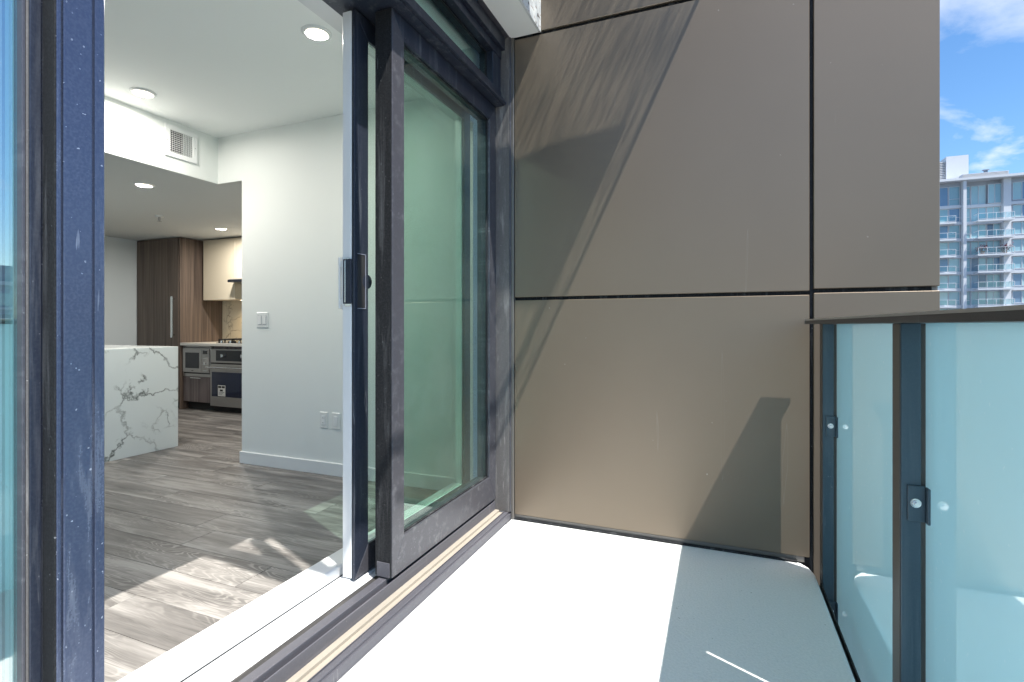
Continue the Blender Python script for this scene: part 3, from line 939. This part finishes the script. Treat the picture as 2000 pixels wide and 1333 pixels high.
t = root('range_hood', 'slim grey range hood under the cream cabinet', 'range hood', (-5.3, 4.85, 1.65))
prism_part('hood_body', M['steel'], t, [(4.62, 1.655), (5.066, 1.655), (5.066, 1.710), (4.66, 1.710), (4.62, 1.69)], 'x', -5.69, -4.92)
part('visor', M['black_glass'], t, (-5.69, -4.92, 4.605, 4.6195, 1.655, 1.688), bev=0.001)

t = root('backsplash', 'warm lit veined stone backsplash behind the cooktop', 'backsplash', (-5.2, 5.06, 0.9))
part('stone_slab', M['backsplash'], t, (-6.338, -3.46, 5.052, 5.0695, 0.897, 1.445), (-5.70, -4.9, 5.052, 5.0695, 1.445, 1.654), bev=0)
outlet(-5.83, 1.165, 0.036, 'white outlet plate on the warm stone backsplash', False, 5.052)

t = root('base_cabinet', 'dark wood base cabinet run with pale stone counter', 'cabinet', (-5.0, 4.75, ZF))
part('cabinet_body', M['walnut_grey'], t, (-6.337, -3.46, 4.515, 5.05, ZF + 0.1, 0.862), bev=0)
part('countertop', M['counter'], t, (-6.339, -3.455, 4.455, 5.0515, 0.863, 0.896), bev=0.002)
d = part('drawer', M['walnut_grey'], t, (-6.330, -5.835, 4.492, 4.513, ZF + 0.105, 0.468), bev=0.0015)
part('drawer_pull', M['steel_bright'], d, (-6.19, -6.0, 4.478, 4.4915, 0.452, 0.462), bev=0.001)
part('toe_kick', M['dark_slot'], t, (-6.33, -3.46, 4.56, 5.05, ZF + 0.001, ZF + 0.099), bev=0)
part('drawer', M['walnut_grey'], t, (-5.04, -4.3, 4.492, 4.513, ZF + 0.105, 0.855), bev=0.0015)
part('drawer', M['walnut_grey'], t, (-4.296, -3.465, 4.492, 4.513, ZF + 0.105, 0.855), bev=0.0015)

t = root('microwave', 'built in steel microwave below the counter', 'microwave', (-6.08, 4.49, 0.47))
part('trim_frame', M['steel'], t, (-6.333, -5.832, 4.492, 4.513, 0.472, 0.858), bev=0.001)
d = part('door', M['steel'], t, (-6.318, -5.978, 4.474, 4.4915, 0.532, 0.826), bev=0.002)
part('window', M['black_glass'], d, (-6.268, -6.02, 4.4715, 4.4742, 0.580, 0.776), bev=0.0006)
part('badge', M['dark_slot'], d, (-6.158, -6.122, 4.4728, 4.4741, 0.547, 0.553), bev=0)
c_ = part('control_panel', M['steel'], t, (-5.974, -5.85, 4.476, 4.4915, 0.532, 0.826), bev=0.002)
part('display', M['black_glass'], c_, (-5.958, -5.876, 4.4745, 4.4762, 0.762, 0.805), bev=0.0005)
for k in range(3):
    part('button', M['steel_bright'], c_, (-5.955, -5.88, 4.4735, 4.4762, 0.700 - 0.075 * k, 0.708 - 0.075 * k), bev=0.0005)
lathe_part('dial', M['steel_bright'], c_, [(0.0, -0.02), (0.017, -0.02), (0.019, 0.0)], (-5.905, 4.476, 0.652), 20, 'y')
part('trim_slot', M['dark_slot'], t, (-6.318, -5.85, 4.4905, 4.4922, 0.510, 0.524), bev=0)
part('trim_slot', M['dark_slot'], t, (-6.318, -5.85, 4.4905, 4.4922, 0.834, 0.842), bev=0)

t = root('oven', 'steel wall oven with dark door and white energy label', 'oven', (-5.45, 4.49, ZF))
c_ = part('control_panel', M['steel'], t, (-5.828, -5.05, 4.480, 4.513, 0.660, 0.826), bev=0.0015)
part('display', M['black_glass'], c_, (-5.730, -5.15, 4.4775, 4.4802, 0.682, 0.812), bev=0.0006)
for xk in (-5.600, -5.27):
    kn = lathe_part('knob', M['steel_bright'], c_, [(0.0, -0.026), (0.019, -0.026), (0.022, 0.0)], (xk, 4.4775, 0.748), 20, 'y')
    part('knob_grip', M['steel_bright'], c_, (xk - 0.006, xk + 0.006, 4.442, 4.4515, 0.726, 0.770), bev=0.001)
part('seam', M['dark_slot'], t, (-5.826, -5.05, 4.487, 4.513, 0.642, 0.6595), bev=0)
d = part('door', M['steel'], t, (-5.828, -5.05, 4.478, 4.513, 0.125, 0.641), bev=0.002)
part('window', M['navy_glass'], d, (-5.80, -5.075, 4.4755, 4.4782, 0.245, 0.545), bev=0.0006)
bm_ = bmesh.new()
add_lathe(bm_, [(0.0, -0.40), (0.011, -0.40), (0.011, 0.40), (0.0, 0.40)], (-5.44, 4.430, 0.603), 14, 'x')
add_box(bm_, (-5.80, -5.785, 4.43, 4.478, 0.596, 0.610)); add_box(bm_, (-5.095, -5.08, 4.43, 4.478, 0.596, 0.610))
link_mesh('handle', bm_, M['steel_bright'], d)
lb = part('energy_label', M['plastic_white'], d, (-5.690, -5.565, 4.4735, 4.4752, 0.252, 0.385), bev=0)
part('label_print', M['dark_slot'], lb, (-5.684, -5.632, 4.4728, 4.4734, 0.352, 0.377), (-5.624, -5.572, 4.4728, 4.4734, 0.352, 0.377), (-5.655, -5.605, 4.4728, 4.4734, 0.312, 0.334), (-5.676, -5.582, 4.4728, 4.4734, 0.298, 0.302), (-5.676, -5.60, 4.4728, 4.4734, 0.283, 0.286), (-5.676, -5.62, 4.4728, 4.4734, 0.270, 0.273), bev=0)

t = root('cooktop', 'black gas cooktop with iron grates on the counter', 'cooktop', (-5.4, 4.75, 0.896))
part('glass_top', M['black_glass'], t, (-5.78, -5.02, 4.52, 4.99, 0.8962, 0.904), bev=0.001)
for xg in (-5.765, -5.51, -5.255):
    bm_ = bmesh.new()
    for a in (0.0, 0.225):
        add_box(bm_, (xg + a, xg + a + 0.012, 4.54, 4.97, 0.936, 0.95))
    for a in (4.54, 4.68, 4.82, 4.958):
        add_box(bm_, (xg, xg + 0.237, a, a + 0.012, 0.936, 0.951))
    for a in (0.0, 0.1, 0.225):
        for b_ in (4.54, 4.958):
            add_box(bm_, (xg + a, xg + a + 0.012, b_, b_ + 0.012, 0.904, 0.94))
    link_mesh('grate', bm_, M['cast_iron'], t)
for k in range(5):
    lathe_part('knob', M['steel_bright'], t, [(0.016, 0.0), (0.014, 0.024), (0.0, 0.024)], (-5.70 + k * 0.15, 4.535, 0.904), 16)
for bx_, by_ in ((-5.65, 4.64), (-5.65, 4.86), (-5.40, 4.75), (-5.15, 4.64), (-5.15, 4.86)):
    lathe_part('burner', M['cast_iron'], t, [(0.045, 0.0), (0.045, 0.014), (0.03, 0.02), (0.0, 0.02)], (bx_, by_, 0.904), 18)

# ================================================================== the apartment tower
YT = 106.0
tw = root('apartment_tower', 'pale blue glass apartment tower with balconies beyond the railing', 'apartment building', (45, YT, -30))
TX0, TX1 = 24.0, 62.0
H0, FH = 1.51, 2.75
ZTOP = 24.75
part('wall', M['tower_grey'], tw, (TX0, 37.3, YT + 0.35, YT + 22, -30, ZTOP), (43.25, TX1, YT + 0.35, YT + 22, -30, ZTOP), (37.3, 43.25, YT + 1.0, YT + 22, -30, ZTOP), bev=0)
for x0_, x1_, pr in ((36.95, 37.38, 0.75), (42.35, 43.3, 0.05)):
    part('column', M['tower_white'], tw, (x0_, x1_, YT - pr, YT + 1.2, -30, ZTOP), bev=0)
part('roof', M['tower_white'], tw, (TX0 - 0.5, TX1 + 0.5, YT - 1.1, YT + 22.4, ZTOP, ZTOP + 0.38), bev=0)
levels = [H0 + FH * k for k in range(-3, 8)]
for z in levels:
    part('floor_slab', M['tower_white'], tw, (TX0, 36.94, YT + 0.0, YT + 0.36, z - 0.32, z + 0.14), (43.31, TX1, YT + 0.0, YT + 0.36, z - 0.32, z + 0.14), (37.39, 42.34, YT + 0.6, YT + 1.02, z - 0.32, z + 0.14), bev=0)

win_mesh = {}


def win_proto(w, h, n, vent):
    k = (round(w, 2), round(h, 2), n, vent)
    if k not in win_mesh:
        f = bmesh.new(); e = 0.07
        for b in ((0, w, -0.10, 0.02, 0, e), (0, w, -0.10, 0.02, h - e, h)):
            add_box(f, b)
        for i in range(n + 1):
            cx = min(max(w * i / n, e / 2), w - e / 2)
            add_box(f, (cx - e / 2, cx + e / 2, -0.10, 0.02, e, h - e))
        if vent:
            add_box(f, (e, w / n - e / 2, -0.09, 0.02, h * 0.33, h * 0.33 + e))
        mf = bpy.data.meshes.new('window'); f.to_mesh(mf); f.free(); mf.materials.append(M['tower_white'])
        panes = []
        for i in range(n):
            p = bmesh.new()
            add_box(p, (w * i / n + e / 2, w * (i + 1) / n - e / 2, -0.03, 0.015, e, h - e))
            mp_ = bpy.data.meshes.new('pane'); p.to_mesh(mp_); p.free(); mp_.materials.append(M['tower_glass'])
            panes.append(mp_)
        win_mesh[k] = (mf, panes)
    return win_mesh[k]


def tower_window(rt, x, yface, z, w, h, n=2, vent=False):
    mf, panes = win_proto(w, h, n, vent)
    o = bpy.data.objects.new('window', mf); COL.objects.link(o); o.parent = rt
    o.location = Vector((x, yface, z)) - base_of(rt)
    for mp_ in panes:
        p = bpy.data.objects.new('pane', mp_); COL.objects.link(p); p.parent = o


def tower_balcony(rt, x0, x1, yf, depth, z):
    b = part('balcony', M['tower_white'], rt, (x0, x1, yf - depth, yf - 0.001, z - 0.24, z), bev=0)
    rb = bmesh.new()
    for zz2 in (z + 1.0, z + 0.12):
        add_box(rb, (x0 + 0.02, x1 - 0.02, yf - depth + 0.03, yf - depth + 0.09, zz2, zz2 + 0.06))
    n = max(2, round((x1 - x0) / 1.25))
    for i in range(n + 1):
        xx = x0 + 0.05 + (x1 - x0 - 0.1) * i / n
        add_box(rb, (xx - 0.03, xx + 0.03, yf - depth + 0.03, yf - depth + 0.09, z, z + 1.0))
    for xx in (x0 + 0.02, x1 - 0.08):
        add_box(rb, (xx, xx + 0.06, yf - depth + 0.09, yf, z + 1.0, z + 1.06))
    link_mesh('balcony_rail', rb, M['tower_white'], b)
    part('balustrade', M['balustrade'], b, (x0 + 0.08, x1 - 0.08, yf - depth + 0.05, yf - depth + 0.07, z + 0.18, z + 1.0), bev=0)

for k, z in enumerate(levels):
    top = (k == len(levels) - 1)
    h = 3.15 if top else 2.25
    zb = z + 0.16
    for wx, ww, n, v_ in ((26.0, 2.6, 2, False), (28.9, 2.7, 2, True), (32.0, 1.35, 1, False), (33.4, 1.9, 1, False), (35.35, 1.5, 1, True)):
        tower_window(tw, wx, YT + 0.33, zb, ww, h, n, v_)
    tower_window(tw, 37.45, YT + 0.98, zb, 1.0, h, 1, True)
    tower_window(tw, 38.5, YT + 0.98, zb, 2.0, h, 2)
    tower_window(tw, 40.55, YT + (0.55 if top else 0.98), zb, 1.75, h, 2)
    for wx, ww, n in ((43.55, 2.35, 2), (46.1, 2.35, 2), (49.0, 2.6, 2), (52.2, 2.6, 2), (55.4, 2.6, 2), (58.6, 2.6, 2)):
        tower_window(tw, wx, YT + 0.33, zb + 0.25, ww, h - 0.3, n)
    if not top:
        tower_balcony(tw, 38.55, 43.15, YT + 0.05, 1.6, z)
        tower_balcony(tw, 32.4, 35.85, YT + 0.0, 1.3, z - 0.05)
part('penthouse', M['tower_white'], tw, (35.6, 38.6, YT + 2.0, YT + 9, ZTOP + 0.38, 29.6), bev=0)
pl_ = part('plant_room', M['tower_dark'], tw, (26.0, 35.58, YT + 2.4, YT + 9, ZTOP + 0.38, 28.7), bev=0)
for k in range(13):
    part('louvre', M['tower_louvre'], pl_, (26.0, 35.57, YT + 2.22, YT + 2.38, ZTOP + 0.45 + k * 0.29, ZTOP + 0.62 + k * 0.29), bev=0)
pl2 = part('roof_screen', M['tower_grey'], tw, (37.3, 43.2, YT + 0.6, YT + 1.9, ZTOP + 0.385, ZTOP + 1.3), bev=0)
for k in range(5):
    part('louvre', M['tower_louvre'], pl2, (37.3, 43.2, YT + 0.45, YT + 0.595, ZTOP + 0.42 + k * 0.18, ZTOP + 0.53 + k * 0.18), bev=0)
part('roof_vent', M['tower_dark'], tw, (40.3, 40.7, YT + 0.9, YT + 1.3, ZTOP + 1.305, ZTOP + 1.75), (40.1, 40.9, YT + 0.8, YT + 1.4, ZTOP + 1.75, ZTOP + 1.85), bev=0)


def potted_plant(x, z, label, leaf):
    r = root('potted_plant', label, 'plant', (x, YT - 1.0, z), 'plants on the tower balconies')
    lathe_part('pot', M['terracotta'], r, [(0.0, 0.0), (0.22, 0.0), (0.30, 0.5), (0.24, 0.5)], (x, YT - 1.0, z), 14)
    f = bmesh.new()
    rnd = random.Random(int(x * 100))
    for k in range(150):
        a = Vector((rnd.gauss(0, 0.42), rnd.gauss(0, 0.3), 0.95 + rnd.gauss(0, 0.26)))
        q = Euler((rnd.uniform(0, 6), rnd.uniform(0, 6), rnd.uniform(0, 6))).to_matrix()
        vs_ = [f.verts.new(Vector((x, YT - 1.0, z)) + a + q @ Vector(p)) for p in ((0, -0.12, 0), (0.07, 0, 0.02), (0, 0.12, 0), (-0.07, 0, 0.02))]
        f.faces.new(vs_)
    link_mesh('foliage', f, leaf, r)
potted_plant(39.3, levels[7], 'bushy red leaved plant on the tower balcony, left end', M['leaf_red'])
potted_plant(42.1, levels[7], 'red leaved plant on the tower balcony, right end', M['leaf_red'])

# buildings across the street, seen mirrored in the side window
t = root('office_block', 'low pale office block mirrored in the side window', 'office building', (120, 45, -30))
part('wall', M['tower_grey'], t, (120, 150, 22, 78, -30, 8.5), bev=0)
part('roof', M['tower_white'], t, (119.6, 150.4, 21.6, 78.4, 8.5, 9.2), bev=0)
part('penthouse', M['tower_dark'], t, (124, 140, 40, 56, 9.2, 12.5), bev=0)
for k in range(4):
    z = -7.0 + k * 3.9
    for i in range(12):
        y = 24 + i * 4.4
        w_ = part('window', M['tower_glass'], t, (119.85, 119.99, y, y + 3.2, z, z + 2.3), bev=0)
    part('floor_slab', M['tower_white'], t, (119.7, 119.995, 22, 78, z - 0.7, z - 0.3), bev=0)
